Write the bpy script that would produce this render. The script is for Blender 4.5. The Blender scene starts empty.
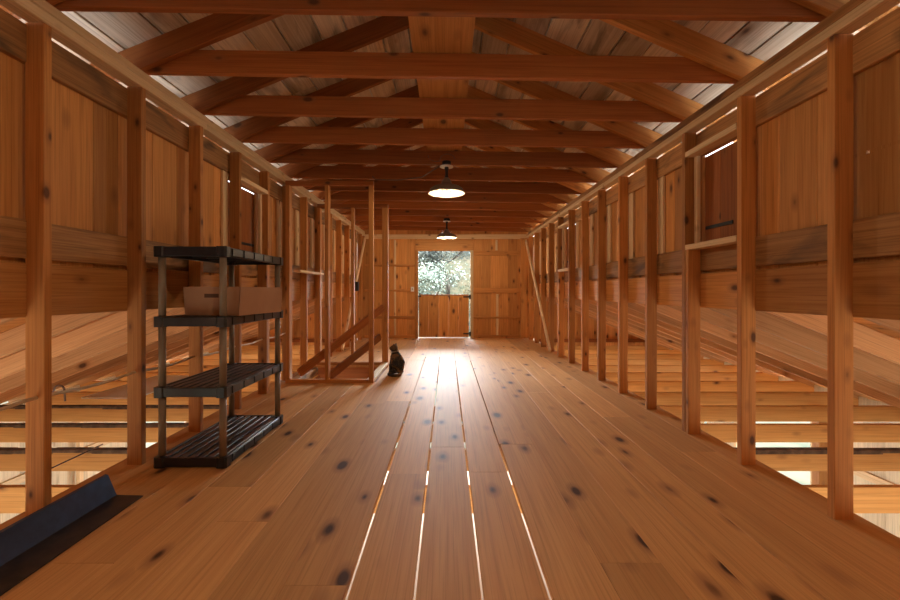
import bpy, math, random
from mathutils import Vector, Matrix
random.seed(7)
scn = bpy.context.scene
col = scn.collection
F, CH, VX, VY = 415.0, 1.09, 447.0, 291.0      # focal length (px of a 900 wide frame), eye height, vanishing point
XL, XR = -1.91, 1.84                           # inner stud faces
SW = 0.092                                     # stud depth across the wall
YB, YF = 9.65, -2.2                            # end wall, wall behind the camera
ZL, ZR = 2.37, 2.315                           # stud tops left / right
PH = 0.105                                     # double plate height
GZ = -2.7                                      # ground storey floor
XO = 5.0                                       # outer walls of the side aisles
D0, DS = 1.99, 0.61
YK = [D0 + DS*k for k in range(13)]
ORD = ['nearest','second','third','fourth','fifth','sixth','seventh','eighth','ninth','tenth','eleventh','twelfth','thirteenth','fourteenth']
def nth(k): return ORD[k] if k else 'nearest'
def fromcam(k): return ('nearest to the camera' if k == 0 else ORD[k] + ' from the camera')

# ------------------------------------------------------------------ materials
def nt(name):
    m = bpy.data.materials.new(name); m.use_nodes = True
    t = m.node_tree; t.nodes.clear()
    o = t.nodes.new('ShaderNodeOutputMaterial'); b = t.nodes.new('ShaderNodeBsdfPrincipled')
    t.links.new(b.outputs[0], o.inputs[0])
    return m, t, b
def N(t, kind, **kw):
    n = t.nodes.new(kind)
    for k, v in kw.items(): setattr(n, k, v)
    return n
def ramp(t, src, stops):
    r = t.nodes.new('ShaderNodeValToRGB'); e = r.color_ramp.elements
    while len(e) < len(stops): e.new(0.5)
    for el, (p, c) in zip(e, stops):
        el.position = p; el.color = (c if len(c) == 4 else (*c, 1)) if hasattr(c, '__len__') else (c, c, c, 1)
    t.links.new(src, r.inputs[0]); return r.outputs[0]
def mix(t, fac, a, b, mode='MIX'):
    n = t.nodes.new('ShaderNodeMix'); n.data_type = 'RGBA'; n.blend_type = mode
    for i, v in ((0, fac), (6, a), (7, b)):
        if hasattr(v, 'links') or isinstance(v, bpy.types.NodeSocket): t.links.new(v, n.inputs[i])
        elif i == 0: n.inputs[0].default_value = v
        else: n.inputs[i].default_value = (*v, 1)
    return n.outputs[2]
def wood(name, light, dark, rough=0.6, knot=0.09, knotcol=(0.09,0.035,0.015), halo=(0.30,0.12,0.04), stain=0.0, staincol=(0.05,0.035,0.025), grain=1.0, bump=0.15, kscale=(2.0,5.5,5.5), spec=0.3, tone=0.32):
    m, t, b = nt(name)
    a = N(t, 'ShaderNodeAttribute', attribute_name='grain'); v = a.outputs['Vector']
    ti = N(t, 'ShaderNodeAttribute', attribute_name='tint').outputs['Fac']
    def mapped(s):
        mp = N(t, 'ShaderNodeMapping'); mp.inputs['Scale'].default_value = s; t.links.new(v, mp.inputs[0]); return mp.outputs[0]
    def noise(s, scale, det=4, dist=0.0):
        n = N(t, 'ShaderNodeTexNoise'); n.inputs['Scale'].default_value = scale; n.inputs['Detail'].default_value = det
        n.inputs['Distortion'].default_value = dist; t.links.new(mapped(s), n.inputs['Vector']); return n.outputs['Fac']
    g1 = noise((0.9, 30, 30), 1.6, 5, 0.6); g2 = noise((0.5, 5, 5), 1.5, 3, 0.8)
    c = mix(t, ramp(t, g2, [(0.3, 0.0), (0.7, 1.0)]), light, tuple(0.62*l + 0.38*d for l, d in zip(light, dark)))
    c = mix(t, ramp(t, g1, [(0.42, 0.0), (0.75, 0.75*grain)]), c, dark)
    g3 = noise((1.6, 110, 110), 1.3, 3, 0.3)
    c = mix(t, ramp(t, g3, [(0.50, 0.0), (0.70, 0.55*grain)]), c, tuple(0.72*d for d in dark))
    # knots
    vo = N(t, 'ShaderNodeTexVoronoi'); vo.inputs['Scale'].default_value = 1.0; vo.inputs['Randomness'].default_value = 1.0
    nz = noise((3, 12, 12), 2.0, 2)
    t.links.new(mapped(kscale), vo.inputs['Vector'])
    ad = N(t, 'ShaderNodeMath', operation='MULTIPLY_ADD'); t.links.new(nz, ad.inputs[0]); ad.inputs[1].default_value = 0.08; t.links.new(vo.outputs['Distance'], ad.inputs[2])
    sc_ = N(t, 'ShaderNodeSeparateColor'); t.links.new(vo.outputs['Color'], sc_.inputs[0])
    a2 = N(t, 'ShaderNodeMath', operation='MULTIPLY_ADD'); t.links.new(sc_.outputs[0], a2.inputs[0]); a2.inputs[1].default_value = 0.12; t.links.new(ad.outputs[0], a2.inputs[2])
    k = a2.outputs[0]
    c = mix(t, ramp(t, k, [(knot+0.02, 0.7), (knot*1.6+0.07, 0.0)]), c, halo)
    c = mix(t, ramp(t, k, [(knot-0.03, 0.9), (knot+0.04, 0.0)]), c, knotcol)
    if stain:
        s = noise((0.8, 3.0, 3.0), 1.7, 5, 1.0)
        c = mix(t, ramp(t, s, [(0.53, 0.0), (0.68, stain)]), c, staincol)
    h = N(t, 'ShaderNodeHueSaturation'); t.links.new(c, h.inputs['Color'])
    mr = N(t, 'ShaderNodeMapRange'); mr.inputs[3].default_value = 1-tone; mr.inputs[4].default_value = 1+tone*0.7
    t.links.new(ti, mr.inputs[0]); t.links.new(mr.outputs[0], h.inputs['Value'])
    t.links.new(h.outputs[0], b.inputs['Base Color'])
    b.inputs['Roughness'].default_value = rough; b.inputs['Specular IOR Level'].default_value = spec
    bp = N(t, 'ShaderNodeBump'); bp.inputs['Strength'].default_value = bump; bp.inputs['Distance'].default_value = 0.004
    t.links.new(g1, bp.inputs['Height']); t.links.new(bp.outputs[0], b.inputs['Normal'])
    return m
def plain(name, c, rough=0.6, metal=0.0, c2=None, scale=8, emit=0, spec=0.5):
    m, t, b = nt(name)
    if c2:
        tc = N(t, 'ShaderNodeTexCoord'); n = N(t, 'ShaderNodeTexNoise'); n.inputs['Scale'].default_value = scale; n.inputs['Detail'].default_value = 6
        t.links.new(tc.outputs['Object'], n.inputs['Vector'])
        t.links.new(mix(t, ramp(t, n.outputs['Fac'], [(0.35, 0.0), (0.65, 1.0)]), c, c2), b.inputs['Base Color'])
    else: b.inputs['Base Color'].default_value = (*c, 1)
    b.inputs['Roughness'].default_value = rough; b.inputs['Metallic'].default_value = metal; b.inputs['Specular IOR Level'].default_value = spec
    if emit: b.inputs['Emission Color'].default_value = (*c, 1); b.inputs['Emission Strength'].default_value = emit
    return m
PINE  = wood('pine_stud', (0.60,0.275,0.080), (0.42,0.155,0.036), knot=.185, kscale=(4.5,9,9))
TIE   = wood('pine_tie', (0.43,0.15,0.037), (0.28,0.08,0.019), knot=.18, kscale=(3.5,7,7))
PALE  = wood('pine_pale', (0.80,0.60,0.36), (0.64,0.43,0.22), tone=0.15, knot=.13, kscale=(4,8,8))
SIDE  = wood('pine_siding', (0.68,0.33,0.10), (0.48,0.18,0.045), knot=0.18, kscale=(3,6,6))
ROUGH = wood('pine_rough_sawn', (0.52,0.27,0.10), (0.27,0.12,0.042), stain=0.75, grain=1.2, knot=.13, kscale=(3,6,6))
ROOF  = wood('roof_board', (0.74,0.60,0.44), (0.48,0.34,0.22), stain=0.55, knot=0.12, kscale=(3,6,6))
JOIST = wood('pine_joist', (0.70,0.36,0.11), (0.54,0.24,0.06), knot=0.13, tone=0.2, kscale=(3,6,6))
LRAFT = wood('pine_aisle_rafter', (0.66,0.37,0.17), (0.50,0.24,0.09), knot=0.18, kscale=(3,6,6))
WHITE = wood('weathered_wall_board', (0.74,0.62,0.43), (0.55,0.45,0.29), grain=1.1, tone=0.2)
FLOOR = wood('pine_floor', (0.72,0.385,0.14), (0.55,0.25,0.078), rough=0.6, knot=0.195, knotcol=(0.045,0.016,0.006), halo=(0.33,0.14,0.055), kscale=(2.6,5.5,5.5), bump=0.12, spec=0.17, tone=0.16, grain=0.8)
BARK  = plain('bark', (0.07,0.045,0.03), 0.95, c2=(0.17,0.11,0.07), scale=14)
METAL = plain('pale_metal_roofing', (0.85,0.86,0.87), 0.5, 0.0)
BLACK = plain('black_steel', (0.012,0.012,0.013), 0.5)
PLAST = plain('black_plastic', (0.010,0.012,0.016), 0.3, c2=(0.016,0.019,0.025), scale=30)
POLE  = plain('grey_tan_plastic_pole', (0.24,0.185,0.125), 0.45)
CARD  = plain('cardboard', (0.42,0.235,0.13), 0.85, c2=(0.37,0.20,0.11), scale=5)
CARDD = plain('cardboard_dark', (0.10,0.05,0.03), 0.9)
NAVY  = plain('navy_sheet_metal', (0.018,0.045,0.11), 0.33, 0.2, c2=(0.03,0.07,0.16), scale=22)
DARKS = plain('dark_sheet_metal', (0.012,0.013,0.017), 0.45, 0.2, c2=(0.05,0.035,0.03), scale=16)
CABLE = plain('cable_sheath', (0.60,0.46,0.30), 0.5)
CABDK = plain('cable_dark', (0.13,0.07,0.045), 0.5)
ENAM  = plain('bronze_enamel', (0.26,0.225,0.17), 0.45, 0.3)
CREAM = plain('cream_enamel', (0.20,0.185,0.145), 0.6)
WHT   = plain('white_plastic', (0.8,0.78,0.74), 0.4)
GREY  = plain('pale_sheet', (0.82,0.83,0.86), 0.6)
BULB  = plain('bulb_glow', (1.0,0.83,0.58), 0.4, emit=.6)
DIRT  = plain('ground_floor_dirt', (0.55,0.47,0.37), 0.95, c2=(0.43,0.35,0.26), scale=1.5)

# ------------------------------------------------------------------ mesh builder
class MB:
    def __init__(s): s.v=[]; s.f=[]; s.g=[]; s.t=[]; s.m=[]; s.smooth=[]
    def bar(s, p0, p1, w, h, up=(0,0,1), ch=0.003, tint=None, mi=0, goff=None, taper=None):
        """board from p0 to p1 (centre line), h along up, w sideways"""
        p0, p1 = Vector(p0), Vector(p1); ax = (p1-p0); L = ax.length; ax.normalize()
        up = Vector(up); side = ax.cross(up); side.normalize(); up = side.cross(ax); up.normalize()
        ch = min(ch, w*0.3, h*0.3); tint = random.random() if tint is None else tint
        go = goff or (random.uniform(0,90), random.uniform(0,90), random.uniform(0,90))
        a, b = w/2, h/2
        sec = [(-a+ch,-b),(a-ch,-b),(a,-b+ch),(a,b-ch),(a-ch,b),(-a+ch,b),(-a,b-ch),(-a,-b+ch)]
        base = len(s.v)
        for al, p in ((0.0, p0), (L, p1)):
            for u, q in sec:
                s.v.append(p + side*u + up*q); s.g.append((al+go[0], u+go[1], q+go[2])); s.t.append(tint)
        n = 8
        s.f.append([base+i for i in range(n)]); s.m.append(mi); s.f.append([base+n+i for i in reversed(range(n))]); s.m.append(mi)
        for i in range(n):
            j = (i+1) % n; s.f.append([base+j, base+i, base+n+i, base+n+j]); s.m.append(mi)
        return s
    def box(s, x0,x1,y0,y1,z0,z1, axis=None, **kw):
        d = (x1-x0, y1-y0, z1-z0); ax = axis if axis is not None else d.index(max(d))
        c = ((x0+x1)/2, (y0+y1)/2, (z0+z1)/2)
        if ax == 0: return s.bar((x0,c[1],c[2]),(x1,c[1],c[2]), d[1], d[2], (0,0,1), **kw)
        if ax == 1: return s.bar((c[0],y0,c[2]),(c[0],y1,c[2]), d[0], d[2], (0,0,1), **kw)
        return s.bar((c[0],c[1],z0),(c[0],c[1],z1), d[0], d[1], (0,1,0), **kw)
    def holed(s, axis_x, y0,y1,z0,z1,x0,x1, hy,hz,r):
        go = (random.uniform(0,90),)*3; t = random.random()
        for a,b,c,d in ((y0,y1,z0,hz-r),(y0,y1,hz+r,z1),(y0,hy-r,hz-r,hz+r),(hy+r,y1,hz-r,hz+r)):
            s.box(x0,x1,a,b,c,d,axis=2,ch=0.0005,tint=t,goff=(go[0]+c,go[1],go[2]))
    def lathe(s, prof, n=32, c=(0,0,0), mi=0):
        base = len(s.v)
        for r, z in prof:
            for i in range(n):
                a = 2*math.pi*i/n; s.v.append(Vector((c[0]+r*math.cos(a), c[1]+r*math.sin(a), c[2]+z))); s.g.append((z,r,a)); s.t.append(.5)
        for k in range(len(prof)-1):
            for i in range(n):
                j=(i+1)%n; s.f.append([base+k*n+i, base+k*n+j, base+(k+1)*n+j, base+(k+1)*n+i]); s.m.append(mi); s.smooth.append(len(s.f)-1)
        return s
    def tube(s, pts, r, n=10, mi=0):
        pts=[Vector(p) for p in pts]; base=len(s.v)
        for k,p in enumerate(pts):
            d=(pts[min(k+1,len(pts)-1)]-pts[max(k-1,0)]).normalized()
            u=d.cross(Vector((0.03,0.02,1)));
            if u.length<1e-3: u=Vector((1,0,0))
            u.normalize(); w=d.cross(u)
            rr = r[k] if hasattr(r,'__len__') else r
            for i in range(n):
                a=2*math.pi*i/n; s.v.append(p+u*math.cos(a)*rr+w*math.sin(a)*rr); s.g.append((k*.1,a*.02,0)); s.t.append(.5)
        for k in range(len(pts)-1):
            for i in range(n):
                j=(i+1)%n; s.f.append([base+k*n+i,base+k*n+j,base+(k+1)*n+j,base+(k+1)*n+i]); s.m.append(mi); s.smooth.append(len(s.f)-1)
        s.f.append([base+i for i in reversed(range(n))]); s.m.append(mi)
        s.f.append([base+(len(pts)-1)*n+i for i in range(n)]); s.m.append(mi)
        return s
    def poly(s, verts, faces, mi=0):
        base=len(s.v)
        for v in verts: s.v.append(Vector(v)); s.g.append(tuple(v)); s.t.append(.5)
        for f in faces: s.f.append([base+i for i in f]); s.m.append(mi)
        return s
    def build(s, name, mat, parent=None, origin=None, world=False):
        o3 = Vector(origin) if origin is not None else Vector((0,0,0))
        me = bpy.data.meshes.new(name)
        me.from_pydata([tuple(v-o3) for v in s.v], [], s.f)
        for mm in (mat if isinstance(mat,(list,tuple)) else [mat]): me.materials.append(mm)
        me.polygons.foreach_set('material_index', s.m)
        sm=[False]*len(s.f)
        for i in s.smooth: sm[i]=True
        me.polygons.foreach_set('use_smooth', sm)
        a = me.attributes.new('grain','FLOAT_VECTOR','POINT'); a.data.foreach_set('vector',[c for g in s.g for c in g])
        a = me.attributes.new('tint','FLOAT','POINT'); a.data.foreach_set('value', s.t)
        me.update()
        o = bpy.data.objects.new(name, me); col.objects.link(o)
        if world: origin=(0,0,0)
        if parent: o.parent = parent; o.location = o3 - parent.location if origin is not None else (0,0,0)
        else: o.location = o3
        return o
def tag(o, label=None, cat=None, group=None, kind=None):
    if label: o['label']=label
    if cat: o['category']=cat
    if group: o['group']=group
    if kind: o['kind']=kind
    return o
def empty(name, loc, rz=0):
    o = bpy.data.objects.new(name, None); col.objects.link(o); o.location=loc; o.rotation_euler=(0,0,rz); o.empty_display_size=.05
    return o
def struct(o, label=None, cat=None): return tag(o, label, cat, None, 'structure')
def board(name, mat, label, cat, p0, p1, w, h, up=(0,0,1), group=None, ch=0.004, tint=None):
    m = MB(); m.bar(p0,p1,w,h,up,ch=ch,tint=tint)
    return tag(m.build(name, mat, origin=p0), label, cat, group)

# ------------------------------------------------------------------ FLOOR
fl = MB()
seams = [-2.09]
x = -0.117
lo = []
while x > -2.0: lo.append(x); x -= 0.2435
seams += sorted(lo); x = 0.1275
while x < 1.9: seams.append(x); x += 0.2435
seams.append(2.0)
HX0,HX1,HY0,HY1 = -1.86,-0.90,4.965,6.08
gapw = {}
for i in range(len(seams)-1):
    a, b = seams[i], seams[i+1]
    y = YF
    first = True
    while y < YB:
        L = random.uniform(2.4, 4.4)
        if first: L = random.uniform(2.9, 5.2); first=False
        y1 = min(YB, y+L)
        if YB-y1 < 0.7: y1 = YB
        segs = [(y,y1)]
        if b > HX0+0.03 and a < HX1-0.03:
            segs=[]
            if y < HY0: segs.append((y,min(y1,HY0)))
            if y1 > HY1: segs.append((max(y,HY1),y1))
        t = random.random(); go=(random.uniform(0,90),random.uniform(0,90),random.uniform(0,90))
        for s0,s1 in segs:
            # near the camera the four central seams have opened up
            mid = any(abs(q-a)<0.02 for q in (-0.3605,-0.117,0.1275,0.371)); midb = any(abs(q-b)<0.02 for q in (-0.3605,-0.117,0.1275,0.371))
            ga = (.0055 if abs(a)<.2 else .0085) if mid and s0 < 2.9 else 0.0004; gb = (.0055 if abs(b)<.2 else .0085) if midb and s0 < 2.9 else 0.0004
            fl.box(a+ga,b-gb,s0+0.001,s1-0.001,-0.03,0.0+random.uniform(-.0007,.0007),axis=1,ch=0.0015,tint=t,goff=(go[0]+s0-y,go[1],go[2]))
        y = y1
struct(fl.build('floor', FLOOR), 'wide knotty pine plank floor of the loft', 'floor')
# strip under the plank edges that the studs bear on
for nm,(a,b) in {'trim_1':(-2.09,-1.90),'trim_2':(1.82,2.0)}.items():
    m=MB(); m.box(a,b,YF,YB,-0.14,-0.031,axis=1,ch=.003,tint=.3); struct(m.build(nm, ROUGH))
# stairwell lining
m=MB()
m.box(HX0-.03,HX1+.03,HY1,HY1+.03,-.3,-.031,axis=0); m.box(HX0-.03,HX1+.03,HY0-.03,HY0,-.3,-.031,axis=0)
m.box(HX1,HX1+.03,HY0,HY1,-.3,-.031,axis=1); m.box(HX0-.03,HX0,HY0,HY1,-.3,-.15,axis=1)
struct(m.build('trim_3', TIE))

# ------------------------------------------------------------------ STUD WALLS
for side in ('left','right'):
    s = -1 if side=='left' else 1
    xi = XL if s<0 else XR; zt = ZL if s<0 else ZR
    xo = xi + s*SW
    for k,y in enumerate(YK):
        m=MB(); dx=random.uniform(-.002,.002)+({0:-.012,1:-.004} if s<0 else {0:.009,1:.004}).get(k,0); y-=.012*(k==0)
        m.box(min(xi,xo)+dx,max(xi,xo)+dx,y,y+.041,0.0,zt,axis=2,ch=.003)
        tag(m.build('wall_stud',PINE,origin=((xi+xo)/2,y+.02,0)), f'bare pine stud of the {side} wall, {fromcam(k)} in its row','stud', f'{side} wall studs')
    for j in range(2):
        m=MB(); z0=zt+j*PH/2
        cuts=[YF,3.3+j*1.3,7.0+j*.9,YB]
        for a,b in zip(cuts,cuts[1:]): m.box(min(xi,xo),max(xi,xo),a+.001,b-.001,z0+.0005,z0+PH/2-.0005,axis=1,ch=.004)
        tag(m.build('top_plate',ROUGH if s>0 and j else PALE), f'{"upper" if j else "lower"} timber of the double plate along the top of the {side} wall','beam')
    # horizontal boards nailed to the outer stud faces
    def hb(z0,z1,lab,mat,th=.035,off=0):
        m=MB(); cuts=[YF,2.62 if s>0 else 1.2,6.29,YB-.01]
        for a,b in zip(cuts,cuts[1:]):
            xx=sorted((xo+s*(.002+off),xo+s*(th+off))); m.box(xx[0],xx[1],a+.001,b-.001,z0,z1,axis=1,ch=.004)
        tag(m.build('wall_board',mat),lab,'board')
    hb(zt-.19,zt-.007,f'horizontal board nailed outside the {side} wall studs just under the top plate',ROUGH)
    hb(1.245,1.43,f'rough horizontal board at chest height outside the {side} wall studs, above the ledger board',ROUGH,.030)
    hb(.965,1.222,f'wide ledger board along the {side} wall, lowest of its horizontal boards',SIDE,.045)
    # vertical siding
    xs0=xo+s*.036; xs1=xo+s*.058
    m=MB(); y=YF
    wins = [(2.66,3.19),(6.31,6.86)] if s>0 else [(3.87,4.42)]
    holes = [(2.47,1.09+.345*1),(1.94,1.74)] if s>0 else [(3.42,1.53)]
    edges=[YF]
    while edges[-1] < YB: edges.append(edges[-1]+random.uniform(.17,.3))
    edges[-1]=YB
    for w in wins:
        edges=[e for e in edges if not (w[0]-.06<e<w[1]+.06)]+[w[0],w[1]]
    edges.sort()
    for a,b in zip(edges,edges[1:]):
        xx=sorted((xs0,xs1)); z0,z1=.98,zt-.014
        inw=[w for w in wins if a>=w[0]-.001 and b<=w[1]+.001]
        if inw:
            m.box(xx[0],xx[1],a+.0005,b-.0005,z0,1.46,axis=2,ch=.002); m.box(xx[0],xx[1],a+.0005,b-.0005,2.13,z1,axis=2,ch=.002); continue
        hh=[h for h in holes if a+.02<h[0]<b-.02]
        if hh: m.holed(0,a+.0005,b-.0005,z0,z1,xx[0],xx[1],hh[0][0],hh[0][1],.008)
        else: m.box(xx[0],xx[1],a+.0005,b-.0005,z0,z1,axis=2,ch=.005)
    struct(m.build('wall_'+side,SIDE), f'vertical pine siding of the {side} upper wall','wall')
    # pale battens beside the studs
    for k,y in enumerate(YK):
        if k<3 or any(w[0]-.05<y-.05<w[1]+.05 for w in wins) : continue
        m=MB(); xx=sorted((xo+s*.012,xo+s*.034)); m.box(xx[0],xx[1],y-.085,y-.001,1.432,zt-.192,axis=2,ch=.002,tint=.9)
        tag(m.build('wall_batten',PALE,origin=(xx[0],y,1.43)), f'pale vertical batten just in front of the {ORD[k] if k else "first"} stud of the {side} wall','batten',f'{side} wall battens')
    # framed shuttered openings
    for wi,w in enumerate(wins):
        place = 'on the left wall above the shelf' if s<0 else ('on the right wall near the camera' if wi==0 else 'on the right wall far down the room')
        yc0,yc1 = w[0]-.02,w[1]+.01
        e=empty('window_frame',(xi,(yc0+yc1)/2,1.40)); tag(e,f'rough opening of pale timber for a shuttered window {place}','window frame','window framing')
        xx=sorted((xi-s*.003,xo))
        q=MB(); q.box(xx[0],xx[1],yc0,yc1,2.12,2.16,axis=1,tint=.6); q.build('header',PALE,e,origin=(xi,yc0,2.12))
        q=MB(); q.box(xx[0],xx[1],yc0,yc1,1.405,1.445,axis=1,tint=.7); q.build('sill',PALE,e,origin=(xi,yc0,1.405))
        q=MB(); q.box(xx[0],xx[1],yc1-.04,yc1-.002,0.0,1.404,axis=2); q.build('jack_stud',PINE,e,origin=(xi,yc1,0))
        q=MB(); q.box(*sorted((xo-s*.03,xo)),yc0+.005,yc0+.045,1.446,2.118,axis=2); q.build('side_jamb',PALE,e,origin=(xi,yc0,1.446))
        q=MB(); q.box(*sorted((xo-s*.03,xo)),yc1-.04,yc1-.002,1.446,2.118,axis=2); q.build('side_jamb',PALE,e,origin=(xi,yc1,1.446))
        e=empty('window_shutter',(xs1,(w[0]+w[1])/2,1.44)); tag(e,f'closed board shutter in the framed opening {place}','shutter','wall shutters')
        q=MB(); n=3; ww=(w[1]-w[0]+.06)/n
        for i in range(n): q.box(*sorted((xs1+s*.004,xs1+s*.026)),w[0]-.03+i*ww,w[0]-.03+(i+1)*ww-.001,1.42,2.122,axis=2,ch=.002)
        q.build('shutter_boards',TIE,e,origin=(xs1,w[0],1.44))
        q=MB(); q.box(*sorted((xs1-s*.004,xs1+s*.003)),w[1]-.30,w[1]+.0,1.56,1.585,axis=1,ch=.001); q.build('strap_hinge',BLACK,e,origin=(xs1,w[1],1.56))

# ------------------------------------------------------------------ ROOF: ties, rafters, sheathing
def ptop(x):  # top of wall plates interpolated across the room
    t=(x-XL)/(XR-XL); return (ZL+PH)*(1-t)+(ZR+PH)*t
XC=(XL+XR)/2; SL=0.42
ZRG = ptop(XC)+SL*(XR-XC)                        # underside of rafters at the ridge
for k,y in enumerate(YK):
    y=y+.03
    board('tie_beam',TIE,f'pine tie beam spanning wall to wall under the roof, {fromcam(k)}','beam',
          (XL-SW,y+.02,ptop(XL-SW)+.076),(XR+SW,y+.02,ptop(XR+SW)+.076),.041,.15,group='ceiling tie beams')
    for s in (-1,1):
        xi=XL if s<0 else XR; zt=ptop(xi)
        sl=(ZRG-zt)/abs(XC-xi)
        p0=Vector((XC+s*.02,y-.022,ZRG)); p1=Vector((xi+s*.42,y-.022,zt-sl*.42))
        d=(p1-p0).normalized(); nrm=Vector((s*-d.z*s,0,0)); up=Vector((0,0,1))
        n=(up-d*up.dot(d)).normalized(); off=n*.075
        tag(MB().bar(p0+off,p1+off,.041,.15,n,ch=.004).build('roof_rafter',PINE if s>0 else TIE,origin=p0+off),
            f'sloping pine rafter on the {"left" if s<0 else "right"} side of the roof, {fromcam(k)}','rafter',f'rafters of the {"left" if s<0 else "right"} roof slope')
sh=MB(); rf=MB(); rf.bar((XC,YF-.35,ZRG+.225),(XC,YB+.45,ZRG+.225),.34,.05,ch=.004)
for s in (-1,1):
    xi=XL if s<0 else XR; zt=ptop(xi); sl=(ZRG-zt)/abs(XC-xi)
    d=Vector((s,0,-sl)).normalized(); n=Vector((s*sl,0,1)).normalized()
    base=Vector((XC,0,ZRG))+n*.1505
    t=0.03; Lmax=(abs(xi-XC)+.46)*math.sqrt(1+sl*sl)
    while t<Lmax:
        w=random.uniform(.17,.27); t1=min(t+w,Lmax)
        y=YF-.3
        while y<YB+.4:
            y1=min(YB+.4,y+random.uniform(2.5,5.0))
            c=base+d*((t+t1)/2)+n*.011
            sh.bar(c+Vector((0,y,0)),c+Vector((0,y1-.004,0)),t1-t-.012,.022,n,ch=.002)
            y=y1
        t=t1
    c=base+d*(Lmax/2)+n*.034
    rf.bar(c+Vector((0,YF-.35,0)),c+Vector((0,YB+.45,0)),Lmax+.05,.012,n,ch=.001)
struct(sh.build('ceiling',ROOF),'roof boards seen between the rafters','ceiling')
struct(rf.build('trim_4',METAL))
m=MB(); m.box(-.215,.157,YF,4.98,ptop(0)+.154,ptop(0)+.178,axis=1,ch=.002,tint=.35)
tag(m.build('ceiling_plank',SIDE),'single wide plank lying lengthwise on top of the tie beams above the room centre','plank')

# ------------------------------------------------------------------ END WALL with half door
ew=MB()
OX0,OX1,OZ0,OZ1=-.64,.55,1.01,2.02
def vboards(mb,x0,x1,z0,z1,y0,y1,w=(.17,.26),ch=.002,zf=None):
    x=x0
    while x<x1-1e-4:
        b=min(x1,x+random.uniform(*w))
        if x1-b<.08: b=x1
        zz=z1 if zf is None else zf((x+b)/2)
        mb.box(x+.0004,b-.0004,y0,y1,z0,zz,axis=2,ch=ch); x=b
gab=lambda x: ZRG+.12-SL*abs(x-XC)
vboards(ew,-2.0,OX0-.06,-.05,0,YB+.005,YB+.03,zf=gab); vboards(ew,OX1+.06,1.93,-.05,0,YB+.005,YB+.03,zf=gab)
vboards(ew,OX0-.06,OX1+.06,OZ1,0,YB+.005,YB+.03,zf=gab)
struct(ew.build('wall_back',SIDE),'end wall of vertical pine boards','wall')
def zp(py): return CH+(VY-py)/F*YB
def xp(px): return (px-VX)/F*YB
tr=[] 
def endbar(lab,x0,x1,z0,z1,mat=PINE,th=.03,cat='board',name='wall_rail'):
    m=MB(); m.box(x0,x1,YB-th,YB+.004,z0,z1,ch=.003); tag(m.build(name,mat,origin=(x0,YB,z0)),lab,cat,'end wall framing')
endbar('long bottom rail of the end wall left of the half door, on the floor',XL,xp(416),0,.065)
endbar('bottom rail of the end wall right of the half door, on the floor',xp(473.5),xp(521),0,.065)
endbar('thick top rail of the end wall under the last tie beam',XL,XR,zp(239),zp(234.5),PALE)
endbar('wide header board of the end wall right over the open half of the door',xp(415.5),xp(473),zp(250),zp(239.5),SIDE,.026)
endbar('narrow upper rail of the end wall left of the door opening',XL,xp(415),zp(266.5),zp(264.5))
endbar('narrow middle rail of the end wall beside the white switch plate',XL,xp(415),zp(291.5),zp(289.5))
endbar('narrow low rail of the end wall left of the lower door',XL,xp(415),zp(318.5),zp(316))
endbar('wide upper board of the end wall right of the door opening',xp(473.5),xp(521),zp(255.5),zp(251),PINE)
endbar('wide middle board of the end wall right of the lower door hinge',xp(473.5),xp(521),zp(293),zp(288),PINE)
endbar('narrow low rail of the end wall right of the lower door',xp(473.5),xp(521),zp(318.5),zp(316.5))
endbar('upright of the end wall halfway between the left wall and the door',xp(394),xp(396),.066,zp(240),PALE,.026,'stud','wall_upright')
endbar('short low upright of the end wall between the right corner and the door',xp(496),xp(498.3),.066,zp(294),PALE,.026,'stud','wall_upright')
endbar('short top upright of the end wall above the wide boards on the right',xp(495.5),xp(497.5),zp(250.5),zp(240),PALE,.026,'stud','wall_upright')
endbar('left post of the door opening in the end wall',xp(415.3),xp(418.3),0,zp(250.5),PINE,.04,'post','door_post')
endbar('right post of the door opening in the end wall with hinges',xp(470.3),xp(473.3),0,zp(250.5),PALE,.04,'post','door_post')
endbar('board post filling the right corner of the end wall',1.70,1.838,0,ptop(1.8)-.11,SIDE,.06,'post','corner_post')
dr=empty('half_door',(0,YB,0)); tag(dr,'closed lower half door of knotty pine boards under the open window','door')
q=MB(); x=xp(418.8); x1=xp(468.8); ws=(x1-x)/5
for i in range(5): q.box(x+i*ws,x+(i+1)*ws-.0015,YB-.006,YB+.022,.02,.985,axis=2,ch=.002)
q.build('door_boards',SIDE,dr,world=True)
q=MB(); q.box(x+.002,x1-.002,YB-.012,YB+.03,.986,1.01,axis=0,ch=.002); q.build('door_cap',TIE,dr,world=True)
for z in (.10,.955):
    q=MB(); q.box(x1-.13,x1+.03,YB-.018,YB-.0065,z-.016,z+.016,axis=0,ch=.002); q.box(x1+.005,x1+.045,YB-.05,YB-.041,z-.05,z+.05,axis=2,ch=.002)
    q.build('strap_hinge',BLACK,dr,world=True)
q=MB(); q.box(x-.045,x+.06,YB-.022,YB-.0065,.955,.985,axis=0,ch=.002); q.build('door_latch',BLACK,dr,world=True)
sp=empty('switch_plate',(xp(412.6),YB+.004,zp(289.2))); tag(sp,'small white switch box on the end wall left of the half door','light switch')
q=MB(); q.box(-.035,.035,-.075,0,-.055,.055,axis=2,ch=.006); q.build('cover_plate',WHT,sp)
q=MB(); q.box(-.008,.008,-.088,-.075,-.02,.02,axis=2,ch=.002); q.build('toggle',CREAM,sp)
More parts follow.
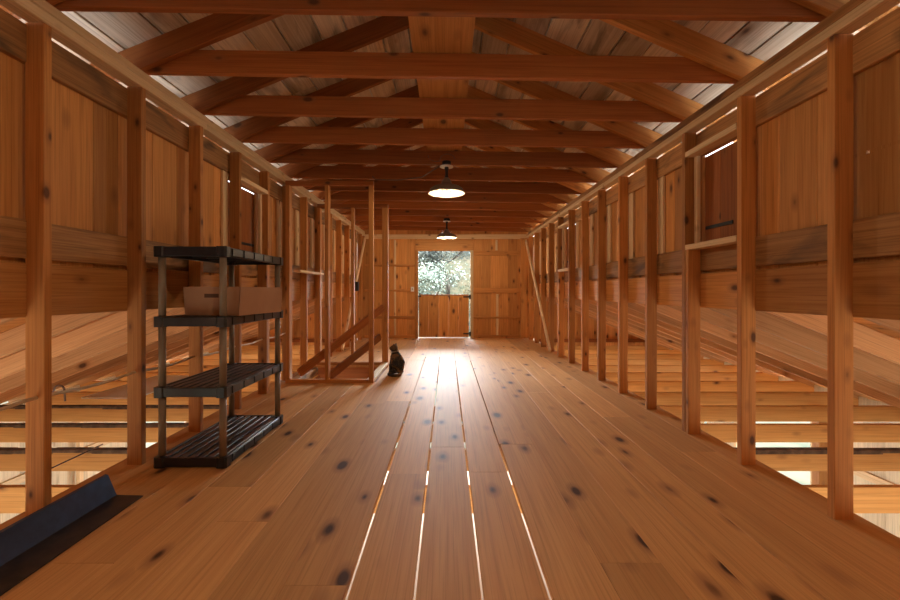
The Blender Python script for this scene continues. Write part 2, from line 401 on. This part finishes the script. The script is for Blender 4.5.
# wall behind the camera with a wide loft door opening
bw=MB()
vboards(bw,-2.0,-.6,-.05,0,YF-.03,YF,zf=gab); vboards(bw,.6,1.93,-.05,0,YF-.03,YF,zf=gab); vboards(bw,-.6,.6,2.0,0,YF-.03,YF,zf=gab); vboards(bw,-.6,.6,-.05,2.0,YF-.03,YF)
struct(bw.build('wall_front',SIDE),'end wall behind the camera','wall')

# diagonal braces on the side walls
board('wall_brace',PALE,'pale diagonal brace across the far studs of the right wall','brace',(1.81,9.52,2.24),(1.81,7.28,.03),.089,.03,up=(1,0,0),tint=.9)
board('wall_brace',PALE,'pale diagonal brace across the far studs of the left wall','brace',(-1.88,9.5,2.28),(-1.88,7.45,.03),.089,.03,up=(1,0,0),tint=.9)

# ------------------------------------------------------------------ SIDE AISLES
sl=.40
ZJ=-.14
for s in (-1,1):
    side='left' if s<0 else 'right'
    xo=(XL if s<0 else XR)+s*SW
    X0=abs(xo)+.05
    zb=lambda x: .975-sl*(abs(x)-X0)
    for k,y in enumerate(YK):
        p0=Vector((s*X0,y+.02,zb(X0))); p1=Vector((s*(XO+.30),y+.02,zb(XO+.30)))
        d=(p1-p0).normalized(); n=(Vector((0,0,1))-d*d.z).normalized()
        tag(MB().bar(p0+n*.07,p1+n*.07,.041,.14,n,ch=.006).build('aisle_rafter',LRAFT,origin=p0),
            f'low sloping rafter of the {side} side roof, {fromcam(k)}','rafter',f'rafters of the {side} side roof')
        if k==0: continue
        inner = 0.002*s if not(s<0 and HY0-.05<y<HY1) else -1.895
        j=empty('floor_joist',(s*3,y,ZJ)); tag(j,f'exposed floor joist crossing the {side} side bay, {fromcam(k-1)}','joist',f'{side} side joists')
        q=MB(); q.box(*sorted((inner,s*(XO-.002))),y,y+.041,ZJ-.165,ZJ-.001,axis=0,ch=.003); q.build('joist_timber',JOIST,j,origin=(s*3,y,ZJ))
        if (s<0 and k in (2,3,4)) or (s>0 and k in (2,)):
            q=MB(); xx=s*2.12; 
            for i in range(9):
                q.box(*sorted((xx+s*i*.31,xx+s*(i+1)*.31)),y-.012,y+.043,ZJ-.012-random.uniform(.008,.02),ZJ+random.uniform(.002,.008),axis=0,ch=.004)
            q.build('bark_edge',BARK,j,origin=(s*3,y,ZJ))
    # roof boards of the aisle
    m=MB(); r2=MB(); d=Vector((s,0,-sl)).normalized(); n=Vector((s*sl,0,1)).normalized(); base=Vector((s*X0,0,zb(X0)))+n*.1405
    t=-.02; Lm=(XO+.34-X0)*math.sqrt(1+sl*sl)
    while t<Lm:
        t1=min(t+random.uniform(.18,.26),Lm); c=base+d*((t+t1)/2)+n*.011
        y=YF
        while y<YB+.4:
            y1=min(YB+.4,y+random.uniform(2.5,5.0)); m.bar(c+Vector((0,y,0)),c+Vector((0,y1-.003,0)),t1-t-.004,.022,n,ch=.002); y=y1
        t=t1
    struct(m.build('ceiling',SIDE),f'boards of the {side} side roof','ceiling')
    c=base+d*(Lm/2)+n*.034; r2.bar(c+Vector((0,YF,0)),c+Vector((0,YB+.45,0)),Lm+.05,.01,n,ch=.001); struct(r2.build('trim_5' if s<0 else 'trim_6',METAL))
    # outer wall (with one open doorway on the right)
    ow=MB(); yy=YF
    while yy<YB:
        b=yy+random.uniform(.16,.26)
        if YB-b<.08: b=YB
        z0=GZ; op=None
        if s>0 and 5.62<(yy+b)/2<7.0: op=(GZ,-.62)
        if s>0 and 8.0<(yy+b)/2<9.1: op=(-1.6,-.7)
        if s<0 and 6.6<(yy+b)/2<7.9: op=(GZ,-.6)
        if s<0 and 0.2<(yy+b)/2<1.6: op=(-1.7,-.6)
        xx=sorted((s*XO,s*(XO+.025)))
        if op:
            ow.box(*xx,yy+.0005,b-.0005,op[1],ZJ-.05,axis=2,ch=.002)
            if op[0]>GZ: ow.box(*xx,yy+.0005,b-.0005,GZ,op[0],axis=2,ch=.002)
        else: ow.box(*xx,yy+.0005,b-.0005,GZ,ZJ-.05,axis=2,ch=.002)
        yy=b
    struct(ow.build('wall_outer_'+side,WHITE),f'pale board wall outside the {side} side bay','wall')
    rail=[(YF,5.6),(7.0,YB)] if s>0 else [(YF,6.6),(7.95,YB)]
    m=MB()
    for a,b in rail: m.box(*sorted((s*(XO-.035),s*XO)),a,b,-1.15,-1.06,axis=1)
    for yv in (3.3,5.55,7.05 if s>0 else 6.55,8.0): m.box(*sorted((s*(XO-.09),s*(XO-.036))),yv,yv+.06,GZ,ZJ-.17,axis=2)
    struct(m.build('trim_7' if s<0 else 'trim_8',PALE))
    # far end wall of the aisle
    m=MB(); vboards(m,*( (X0,XO) if s>0 else (-XO,-X0)),GZ,0,YB+.0,YB+.025,zf=lambda x: zb(x)+.14)
    struct(m.build('wall_aisle_'+side,SIDE),f'end wall of the {side} side bay','wall')
    m=MB(); m.box(*sorted((s*X0,s*XO)),YB-.035,YB-.001,-.10,-.02,axis=0,tint=.2); struct(m.build('trim_9' if s<0 else 'trim_10',TIE))
    m=MB(); vboards(m,*( (X0,XO) if s>0 else (-XO,-X0)),-.3,0,YF-.025,YF,zf=lambda x: zb(x)+.14)
    struct(m.build('wall_front_'+side,SIDE))
# ground storey end walls
m=MB(); vboards(m,-1.95,-1.2,GZ,-.05,YB,YB+.025); vboards(m,1.2,1.93,GZ,-.05,YB,YB+.025); vboards(m,-1.2,1.2,-.5,-.05,YB,YB+.025); struct(m.build('wall_lower',WHITE))
# posts in the ground storey
for (px,py,lab) in ((4.36,4.86,'square post under the right side joists beside the bright doorway'),(2.15,4.05,'dark square post below the right wall of the loft')):
    m=MB(); m.box(px,px+.1,py,py+.1,GZ,ZJ-.166,axis=2,ch=.004); tag(m.build('support_post',PINE,origin=(px+.05,py+.05,GZ)),lab,'post')
m=MB(); m.box(-XO-.03,XO+.03,YF-8,YB+.03,GZ-.2,GZ,axis=1,ch=.001); struct(m.build('floor',DIRT),'pale earth floor of the ground storey','floor')

# pale sheet resting on the left joists, cables
m=MB(); m.bar((-3.85,4.72,ZJ+.012),(-3.85,5.95,ZJ+.012),.62,.018,ch=.002); tag(m.build('loose_sheet',GREY,origin=(-3.85,5.2,ZJ)),'pale grey sheet lying across the joists in the left side bay','sheet')
m=MB(); pts=[]
for i in range(60):
    y=-1.2+i*.108; f=((y-1.99)/.61)%1; pts.append((XL-.046,y,.585-.018*math.sin(math.pi*f)+.0))
m.tube(pts,.0085,8); tag(m.build('wall_cable',CABLE),'tan electric cable threaded through the left wall studs at knee height','cable')
def arc(c,r,a0,a1,n=14,ax='x'): 
    return [Vector((c[0],c[1]+r*math.cos(a0+(a1-a0)*i/n),c[2]+r*math.sin(a0+(a1-a0)*i/n))) if ax=='x' else Vector((c[0]+r*math.cos(a0+(a1-a0)*i/n),c[1],c[2]+r*math.sin(a0+(a1-a0)*i/n))) for i in range(n+1)]
m=MB(); m.tube([Vector((-2.66,2.75,.37))]+arc((-2.57,2.75,.43),.035,math.pi,0,12,'y')+[Vector((-2.53,2.75,.36))],.006,8)
m.tube([(-2.66,2.75,.37),(-2.72,2.72,ZJ+.01),(-2.74,3.3,ZJ+.01)],.006,8)
tag(m.build('cable_end',CABDK),'bent grey cable end rising from the left side joists by the second stud','cable')
# black box on the left wall
m=MB(); m.box(-1.905,-1.80,8.42,8.52,1.09,1.28,axis=2,ch=.01)
tag(m.build('black_box',BLACK,origin=(-1.85,8.47,1.09)),'small black box fixed on the far left wall studs','box')
m=MB(); m.box(-1.90,-1.80,5.1,6.08,1.325,1.352,axis=1,ch=.003,tint=1.0); tag(m.build('loose_board',PALE,origin=(-1.85,5.7,1.33)),'short pale board resting like a ledge on the left wall behind the framed enclosure','board')

# ------------------------------------------------------------------ STAIRWELL ENCLOSURE
e=empty('stair_enclosure',(-1.4,5.5,0)); tag(e,'open stud framed enclosure around the stairwell on the left','frame')
def ep(nm,x0,x1,y0,y1,z0,z1,mat=PINE,t=None): 
    q=MB(); q.box(x0,x1,y0,y1,z0,z1,ch=.003,tint=t); return q.build(nm,mat,e,origin=((x0+x1)/2,(y0+y1)/2,z0))
YA=4.90; YR=6.10; XE=-.87; ZT=2.40
ep('bottom_plate',XL+.001,XE,YA,YA+.06,0,.042); ep('top_plate',XL+.001,XE,YA,YA+.06,ZT-.06,ZT-.005,TIE)
for x0,x1 in ((XL+.001,XL+.05),(-1.445,-1.40),(-.925,XE)): ep('post',x0,x1,YA,YA+.09 if x1<XE else YA+.05,.043,ZT-.061,PINE,.45)
ep('bottom_plate',XL+.001,XE,YR,YR+.09,0,.042); ep('top_plate',XL+.001,XE,YR,YR+.09,ZT-.085,ZT-.03,TIE)
for x0,x1 in ((XL+.001,XL+.045),(-1.41,-1.37),(-.955,XE)): ep('post',x0,x1,YR,YR+.085,.043,ZT-.086,PINE,.5)
ep('side_plate',XE-.085,XE,YA+.062,YR-.002,0,.042,PALE)
ob=MB(); ob.bar((-1.78,5.0,.10),(-.93,6.05,.85),.04,.10,ch=.003); ob.build('hand_rail',TIE,e,world=True)
ob=MB(); ob.bar((-1.42,5.0,.06),(-.98,6.05,.42),.04,.10,ch=.003); ob.build('hand_rail',TIE,e,world=True)
# stair going down
st=empty('staircase',(-1.4,5.5,GZ)); tag(st,'plank stairs going down in the opening behind the framed enclosure','stairs')
for yy in (5.05,5.98):
    q=MB(); q.bar((-.93,yy,-.42),(-3.35,yy,GZ+.02),.04,.22,ch=.003); q.build('stringer',TIE,st).location=(1.4,-5.5,-GZ)
for i in range(12):
    zz=-.22-.2*i; xx=-1.06-.2*i
    q=MB(); q.box(xx-.12,xx+.12,5.072,5.958,zz-.035,zz,axis=1); q.build('tread',PALE,st).location=(1.4,-5.5,-GZ)

# ------------------------------------------------------------------ SHELF UNIT
SX0,SX1,SY0,SY1=-1.80,-1.362,2.55,3.44
e=empty('shelf_unit',((SX0+SX1)/2,(SY0+SY1)/2,0)); tag(e,'black plastic four tier shelf unit with grey poles by the left wall','shelf unit')
cx,cy=e.location.x,e.location.y
for zt in (.064,.495,.93,1.364):
    q=MB(); a,b=(SX1-SX0)/2,(SY1-SY0)/2; th=.058
    rim=.022
    q.box(-a,-a+rim,-b,b,zt-th,zt,axis=1,ch=.004); q.box(a-rim,a,-b,b,zt-th,zt,axis=1,ch=.004)
    q.box(-a+rim,a-rim,-b,-b+rim,zt-th,zt,axis=0,ch=.004); q.box(-a+rim,a-rim,b-rim,b,zt-th,zt,axis=0,ch=.004)
    n=7; w=(2*a-2*rim)/n
    for i in range(n): q.box(-a+rim+i*w+.009,-a+rim+(i+1)*w-.009,-b+rim-.004,b-rim+.004,zt-.018,zt-.003,axis=1,ch=.003)
    for f in (-.6,-.2,.2,.6): q.box(-a+rim,a-rim,f*b-.008,f*b+.008,zt-.045,zt-.017,axis=0,ch=.002)
    for f in (-.62,-.22,.22,.62):                       # moulded grooves shown as raised pads
        pass
    for s in (-1,1):
        for i in range(5):
            y0=-b+.07+i*(2*b-.14)/5; q.box(*sorted((s*a,s*(a+.005))),y0+.012,y0+(2*b-.14)/5-.012,zt-th+.006,zt-.006,axis=1,ch=.002)
    for sx in (-1,1):
        for sy in (-1,1): q.box(*sorted((sx*(a-.062),sx*(a+.007))),*sorted((sy*(b-.062),sy*(b+.007))),zt-th-.004,zt+.002,axis=2,ch=.012)
    q.build('shelf',PLAST,e)
for sx in (-1,1):
    for sy in (-1,1):
        px,py=sx*(a-.03),sy*(b-.03)
        q=MB()
        for z0,z1 in ((.067,.432),(.498,.867),(.933,1.301)):
            q.lathe([(.0,z0),(.021,z0),(.021,z1),(.0,z1)],20,(px,py,0))
        q.build('pole',POLE,e)
# cardboard box
bx=empty('cardboard_box',(-1.487,2.935,.932),math.radians(-7)); tag(bx,'open brown cardboard box on the black shelf unit','box')
q=MB(); W,Dp,Hh,T=.40,.52,.185,.005
bt=.012
def wallq(mb,p,qv,mi=0):
    pass
q.box(-W/2+bt,W/2-bt,-Dp/2,Dp/2,0,T,axis=1,ch=.001)
for sy in (-1,1):
    y=sy*Dp/2
    vs=[(-W/2+bt,y,0),(W/2-bt,y,0),(W/2,y,Hh),(-W/2,y,Hh)]; vs+=[(v[0],y-sy*T,v[2]) for v in vs]
    fs=[(0,1,2,3),(7,6,5,4),(0,4,5,1),(1,5,6,2),(2,6,7,3),(3,7,4,0)]; q.poly(vs,fs)
for sx in (-1,1):
    vs=[(sx*(W/2-bt),-Dp/2,0),(sx*(W/2-bt),Dp/2,0),(sx*W/2,Dp/2,Hh),(sx*W/2,-Dp/2,Hh)]; vs+=[(v[0]-sx*T,v[1],v[2]) for v in vs]
    q.poly(vs,fs)
q.build('box_shell',CARD,bx)
q=MB(); q.box(-.05,.05,-Dp/2-.001,-Dp/2+.002,.115,.14,axis=0,ch=.0005); q.build('hand_slot',CARDD,bx)

# ------------------------------------------------------------------ METAL FLASHING on the floor
fm=empty('metal_flashing',(-1.76,1.85,0)); tag(fm,'bent piece of dark blue metal flashing on the floor at lower left','flashing')
def sheet(pts,y0,y1,th,nm,mat,nseg=1):
    q=MB(); vs=[];fs=[]
    for y in (y0,y1):
        for x,z in pts: vs.append((x,y,z))
        for x,z in reversed(pts): vs.append((x+.0015,y,z-th))
    n=2*len(pts)
    fs=[tuple(range(n)),tuple(reversed(range(n,2*n)))]+[(i,i+n,(i+1)%n+n,(i+1)%n) for i in range(n)]
    q.poly(vs,fs); return q.build(nm,mat,fm)
sheet([(-.06,.115),(-.045,.112),(0.0,.006)],-.43,.36,.003,'upright_flange',NAVY)
q=MB(); vs=[(0,-.43,.002),(.17,-.43,.002),(.15,.35,.002),(0,.36,.002),(0,-.43,.005),(.17,-.43,.006),(.15,.35,.006),(0,.36,.005)]
q.poly(vs,[(3,2,1,0),(4,5,6,7),(0,1,5,4),(1,2,6,5),(2,3,7,6),(3,0,4,7)]); q.build('floor_flange',DARKS,fm)

# ------------------------------------------------------------------ PENDANTS
def pendant(y,en,zc,zr,lab):
    e=empty('pendant_lamp',(-.005,y,zc)); tag(e,lab,'lamp','ceiling lamps')
    h=zr-zc
    MB().lathe([(0,.055),(.05,.055),(.062,.045),(.062,.004),(0,.004)],24).build('ceiling_box',BLACK,e)
    MB().lathe([(0,.004),(.073,.004),(.073,-.004),(0,-.004)],32).build('mounting_disc',WHT,e)
    MB().lathe([(0,-.004),(.022,-.005),(.022,-.03),(.016,-.035),(.016,h+.19),(.02,h+.185),(.02,h+.15),(0,h+.15)],20).build('stem',BLACK,e)
    # shade outer and inner skins
    out=[(.018,h+.17),(.035,h+.155),(.052,h+.125),(.062,h+.09),(.10,h+.083),(.145,h+.068),(.175,h+.045),(.19,h+.018),(.198,h)]
    MB().lathe(out+[(.199,h-.004),(.196,h-.004)],48).build('lamp_shade',ENAM,e)
    inn=[(.196,h-.003),(.187,h+.015),(.17,h+.04),(.14,h+.06),(.095,h+.075),(.04,h+.082),(0,h+.083)]
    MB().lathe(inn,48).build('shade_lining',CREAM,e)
    pr=[(0,h-.004)]+[(.04*math.sin(math.pi*i/10),h+.035-.04*math.cos(math.pi*i/10)) for i in range(1,10)]+[(.013,h+.075),(0,h+.078)]
    MB().lathe(pr,20).build('light_bulb',BULB,e)
    L=bpy.data.lights.new('lamp_light','POINT'); L.energy=en; L.color=(1,.80,.55); L.shadow_soft_size=.03
    lo=bpy.data.objects.new('lamp_light',L); col.objects.link(lo); lo.location=(-.005,y,zc+h-.03); return e
pendant(4.50,16,ptop(0)-.010,CH+1.06,'bronze dome pendant lamp on the tie beam, nearer of the two')
pendant(8.02,34,ptop(0)-.012,CH+1.03,'bronze dome pendant lamp farther back before the end wall')
e=pendant(1.0,19,ptop(0)-.012,CH+1.05,'unseen pendant lamp added as fill light over the near floor')  # third pendant, above the view, added to brighten the near floor
m=MB(); zc=ptop(0)-.01
m.tube([(-.9,4.99,zc+.03),(-.86,5.0,zc-.005),(-.6,5.0,zc-.012),(-.3,4.9,zc-.004),(-.2,4.75,zc+.01),(-.05,4.6,zc+.06)],.008,8)
tag(m.build('ceiling_cable',CABDK),'brown cable looping along the ties left of the nearer pendant lamp','cable')
m=MB(); m.tube([Vector((-.20,4.40,zc+.09)),Vector((-.19,4.39,zc+.05)),Vector((-.13,4.38,zc+.02)),Vector((-.08,4.40,zc+.03))]+[Vector((.005+.075*math.cos(a),4.385,zc+.05+.05*math.sin(a))) for a in [math.pi-math.pi*i/10 for i in range(11)]],.004,8)
tag(m.build('lamp_wire',CABDK),'thin wire looped over the nearer pendant lamp box','wire')

# ------------------------------------------------------------------ CAT (sits with its back to the camera, looking left)
def fur():
    m,t,b=nt('cat_fur'); tc=N(t,'ShaderNodeTexCoord')
    n=N(t,'ShaderNodeTexNoise'); n.inputs['Scale'].default_value=9; n.inputs['Detail'].default_value=4; t.links.new(tc.outputs['Object'],n.inputs['Vector'])
    c=ramp(t,n.outputs['Fac'],[(.38,(.018,.018,.022)),(.52,(.03,.026,.025)),(.57,(.20,.10,.045)),(.66,(.09,.055,.035))])
    n2=N(t,'ShaderNodeTexNoise'); n2.inputs['Scale'].default_value=60; n2.inputs['Detail'].default_value=6; t.links.new(tc.outputs['Object'],n2.inputs['Vector'])
    sx=N(t,'ShaderNodeSeparateXYZ'); t.links.new(tc.outputs['Object'],sx.inputs[0])
    up=ramp(t,sx.outputs['Z'],[(.30,0.0),(.34,.75)])
    c=mix(t,up,c,(.17,.10,.055))
    c=mix(t,ramp(t,n2.outputs['Fac'],[(.45,0.0),(.7,.35)]),c,(.20,.15,.11))
    t.links.new(c,b.inputs['Base Color']); b.inputs['Roughness'].default_value=.85; b.inputs['Specular IOR Level'].default_value=.2
    bp=N(t,'ShaderNodeBump'); bp.inputs['Distance'].default_value=.004; bp.inputs['Strength'].default_value=.6; t.links.new(n2.outputs['Fac'],bp.inputs['Height']); t.links.new(bp.outputs[0],b.inputs['Normal'])
    return m
FUR=fur()
# local frame: cat faces -x/+y; verts (pos, radius), edges
cv=[((0.02,0,.085),(.088,.082)),((.012,.015,.15),(.086,.08)),((-.005,.03,.215),(.07,.068)),((-.02,.045,.27),(.05,.05)),((-.028,.05,.305),(.036,.036)),
    ((-.04,.055,.34),(.046,.043)),((-.075,.065,.335),(.03,.026)),((-.092,.07,.326),(.016,.014)),
    ((-.035,.028,.378),(.016,.010)),((-.034,.018,.402),(.004,.003)),((-.02,.085,.378),(.016,.010)),((-.018,.095,.402),(.004,.003)),
    ((-.055,.035,.20),(.032,.032)),((-.075,.03,.11),(.021,.021)),((-.08,.03,.03),(.017,.017)),((-.10,.035,.014),(.018,.013)),
    ((-.03,.09,.20),(.032,.032)),((-.05,.10,.11),(.021,.021)),((-.055,.10,.03),(.017,.017)),((-.075,.11,.014),(.018,.013)),
    ((-.01,-.06,.075),(.05,.055)),((-.06,-.065,.035),(.026,.022)),((-.10,-.06,.016),(.018,.014)),
    ((.03,.075,.075),(.05,.055)),((-.03,.10,.03),(.024,.02)),
    ((.05,-.05,.03),(.022,.022)),((.045,-.095,.02),(.018,.018)),((-.0,-.118,.018),(.017,.017)),((-.05,-.115,.018),(.016,.016)),((-.085,-.10,.017),(.010,.010))]
ce=[(0,1),(1,2),(2,3),(3,4),(4,5),(5,6),(6,7),(5,8),(8,9),(5,10),(10,11),(2,12),(12,13),(13,14),(14,15),(2,16),(16,17),(17,18),(18,19),(0,20),(20,21),(21,22),(0,23),(23,24),(0,25),(25,26),(26,27),(27,28),(28,29)]
me=bpy.data.meshes.new('cat'); me.from_pydata([c[0] for c in cv],ce,[]); cat=bpy.data.objects.new('cat',me); col.objects.link(cat)
bpy.context.view_layer.objects.active=cat; cat.select_set(True)
md=cat.modifiers.new('Skin','SKIN'); md.use_smooth_shade=True
for i,(p,r) in enumerate(cv): me.skin_vertices[0].data[i].radius=r
me.skin_vertices[0].data[0].use_root=True
ss=cat.modifiers.new('Sub','SUBSURF'); ss.levels=2; ss.render_levels=2
me.materials.append(FUR); cat.location=(-.655,5.40,.0); cat.scale=(1.12,1.1,1.0)
tag(cat,'dark tabby cat sitting on the floor beside the framed enclosure','cat')
q=MB(); q.tube([Vector((-.027+.047*math.cos(a),.05+.047*math.sin(a),.298+.008*math.cos(a))) for a in [2*math.pi*i/20 for i in range(21)]],.006,8); q.build('collar',POLE,cat)
for dx,dy in ((-.088,.045),(-.078,.092)):
    q=MB(); q.lathe([(0,-.007),(.005,-.005),(.007,0),(.005,.005),(0,.007)],12,(dx,dy,.345)); q.build('eye',plain('cat_eye',(.25,.3,.05),.1),cat)

# ------------------------------------------------------------------ OUTDOORS
GR=plain('dry_grass',(.09,.10,.06),.95,c2=(.17,.14,.085),scale=1.6)
gm=MB(); vs=[];fs=[]; nx,ny=40,40
def gz(x,y):
    t=max(0,min(1,(y-16)/22)); t=t*t*(3-2*t); return GZ-.05+t*8.2+.12*math.sin(x*.3)*t
for j in range(ny+1):
    for i in range(nx+1):
        x=-70+140*i/nx; y=-60+160*j/ny; vs.append((x,y,gz(x,y)-.15))
for j in range(ny):
    for i in range(nx): a=j*(nx+1)+i; fs.append((a,a+1,a+nx+2,a+nx+1))
gm.poly(vs,fs); struct(gm.build('ground',GR),'pale grass outside','ground')
TB=plain('tree_bark',(.10,.085,.07),.9,c2=(.16,.13,.11),scale=6)
LV=[plain('leaves_sage',(.07,.10,.075),.7,c2=(.14,.17,.12),scale=.9),plain('leaves_yellow',(.20,.15,.06),.7,c2=(.12,.13,.08),scale=.8),plain('leaves_grey',(.09,.12,.12),.7,c2=(.16,.17,.13),scale=.7)]
def tree(x,y,h,seed,lv,lab,nl=7000,ls=1.0):
    rnd=random.Random(seed); z0=gz(x,y)-.2
    e=empty('tree',(x,y,z0)); tag(e,lab,'tree','trees beyond the window')
    q=MB(); tips=[]
    def grow(p,d,L,r,lev):
        pts=[p]; rr=[r]
        for i in range(4):
            d=(d+Vector((rnd.uniform(-.22,.22),rnd.uniform(-.22,.22),rnd.uniform(-.08,.16)))).normalized(); p=p+d*L/4; pts.append(p); rr.append(r*(1-.12*(i+1)))
        q.tube(pts,rr,6 if lev else 10)
        tips.extend(pts[2:] if lev>1 else [])
        if lev<4:
            for i in range(4 if lev==0 else 3):
                a=rnd.uniform(0,6.28); dd=(d*.45+Vector((math.cos(a),math.sin(a),rnd.uniform(-.05,.55)))).normalized()
                grow(pts[rnd.choice((2,3,4))],dd,L*.66,r*.52,lev+1)
    grow(Vector((0,0,0)),Vector((rnd.uniform(-.15,.15),0,1)).normalized(),h*.42,.13,0)
    q.build('trunk',TB,e)
    q=MB(); vs=[];fs=[]
    for i in range(nl):
        c=rnd.choice(tips)+Vector((rnd.gauss(0,.28),rnd.gauss(0,.28),rnd.gauss(0,.24))); s=rnd.uniform(.035,.075)*ls
        u=Vector((rnd.gauss(0,1),rnd.gauss(0,1),rnd.gauss(0,1))).normalized(); w=u.orthogonal().normalized()
        b=len(vs); vs+= [c-u*s,c+w*s*.6,c+u*s,c-w*s*.6]; fs.append((b,b+1,b+2,b+3))
    q.poly(vs,fs); tag(q.build('foliage',lv,e),kind='stuff')
tree(-2.2,19,6.0,1,LV[0],'bare branched sage green tree left in the window view')
tree(2.6,21,6.0,5,LV[1],'yellowing tree on the right side of the window view')
tree(.1,26.5,6.0,9,LV[2],'grey green tree in the middle of the window view, farther off',9000,1.2)
tree(-5.0,31,8,12,LV[1],'farther yellow tree behind the left of the window view',9000,1.5)
tree(5.2,31,8,14,LV[0],'farther sage green tree behind the right of the window view',9000,1.5)
tree(-3.0,35,9,21,LV[0],'tall sage tree at the back left of the window view',9000,2.0)
tree(3.6,41,9,22,LV[2],'tall grey tree at the back right of the window view',9000,2.0)

# ------------------------------------------------------------------ CAMERA, WORLD, LIGHTS
cam=bpy.data.cameras.new('camera'); co=bpy.data.objects.new('camera',cam); col.objects.link(co)
co.location=(0,0,CH); co.rotation_euler=(math.pi/2,0,0); cam.sensor_width=36; cam.lens=F/900*36
cam.shift_x=(450-VX)/900; cam.shift_y=-(300-VY)/900; cam.clip_start=.05; cam.clip_end=300
scn.camera=co
w=bpy.data.worlds.new('world'); scn.world=w; w.use_nodes=True; t=w.node_tree; bg=t.nodes['Background']
tc=t.nodes.new('ShaderNodeTexCoord'); sx=t.nodes.new('ShaderNodeSeparateXYZ'); t.links.new(tc.outputs['Generated'],sx.inputs[0])
rp=t.nodes.new('ShaderNodeValToRGB'); rp.color_ramp.elements[0].color=(.95,.97,1,1); rp.color_ramp.elements[1].color=(.62,.78,1,1); rp.color_ramp.elements[1].position=.8
t.links.new(sx.outputs['Z'],rp.inputs[0]); t.links.new(rp.outputs[0],bg.inputs[0]); bg.inputs[1].default_value=3.0
def area(nm,loc,target,sx_,sy_,power,colr=(1,.97,.92)):
    L=bpy.data.lights.new(nm,'AREA'); L.shape='RECTANGLE'; L.size=sx_; L.size_y=sy_; L.energy=power; L.color=colr
    o=bpy.data.objects.new(nm,L); col.objects.link(o); o.location=loc
    o.rotation_euler=(Vector(target)-Vector(loc)).to_track_quat('-Z','Y').to_euler(); return o
area('daylight_far_door',(0,18,4.4),(0,7.0,.8),9,2.6,5200,(.85,.93,1))
area('daylight_stable_door',(0,YF-.5,-1.4),(0,6,-1.8),7,2.2,110)
area('added_stable_far_light',(0,YB+.5,-1.4),(0,3,-2.4),2.2,2.0,250)  # unseen far doorway light, added to brighten the ground storey from below
area('daylight_right_door',(XO+1.0,6.3,-1.2),(0,5,-2.2),1.4,1.8,105)
area('daylight_left_door',(-XO-1.0,7.2,-1.2),(0,5,-2.2),1.4,1.8,105)
L=bpy.data.lights.new('sun','SUN'); L.energy=8; L.angle=.01; L.color=(1,.97,.92); o=bpy.data.objects.new('sun',L); col.objects.link(o)
o.rotation_euler=Vector((-.40,.38,-.83)).to_track_quat('-Z','Y').to_euler()
scn.view_settings.view_transform='Standard'; scn.view_settings.look='None'; scn.view_settings.gamma=1; scn.view_settings.exposure=0.42
scn.view_settings.use_curve_mapping=False
scn.cycles.max_bounces=10; scn.cycles.diffuse_bounces=6; scn.cycles.use_denoising=True
scn.cycles.sample_clamp_indirect=8
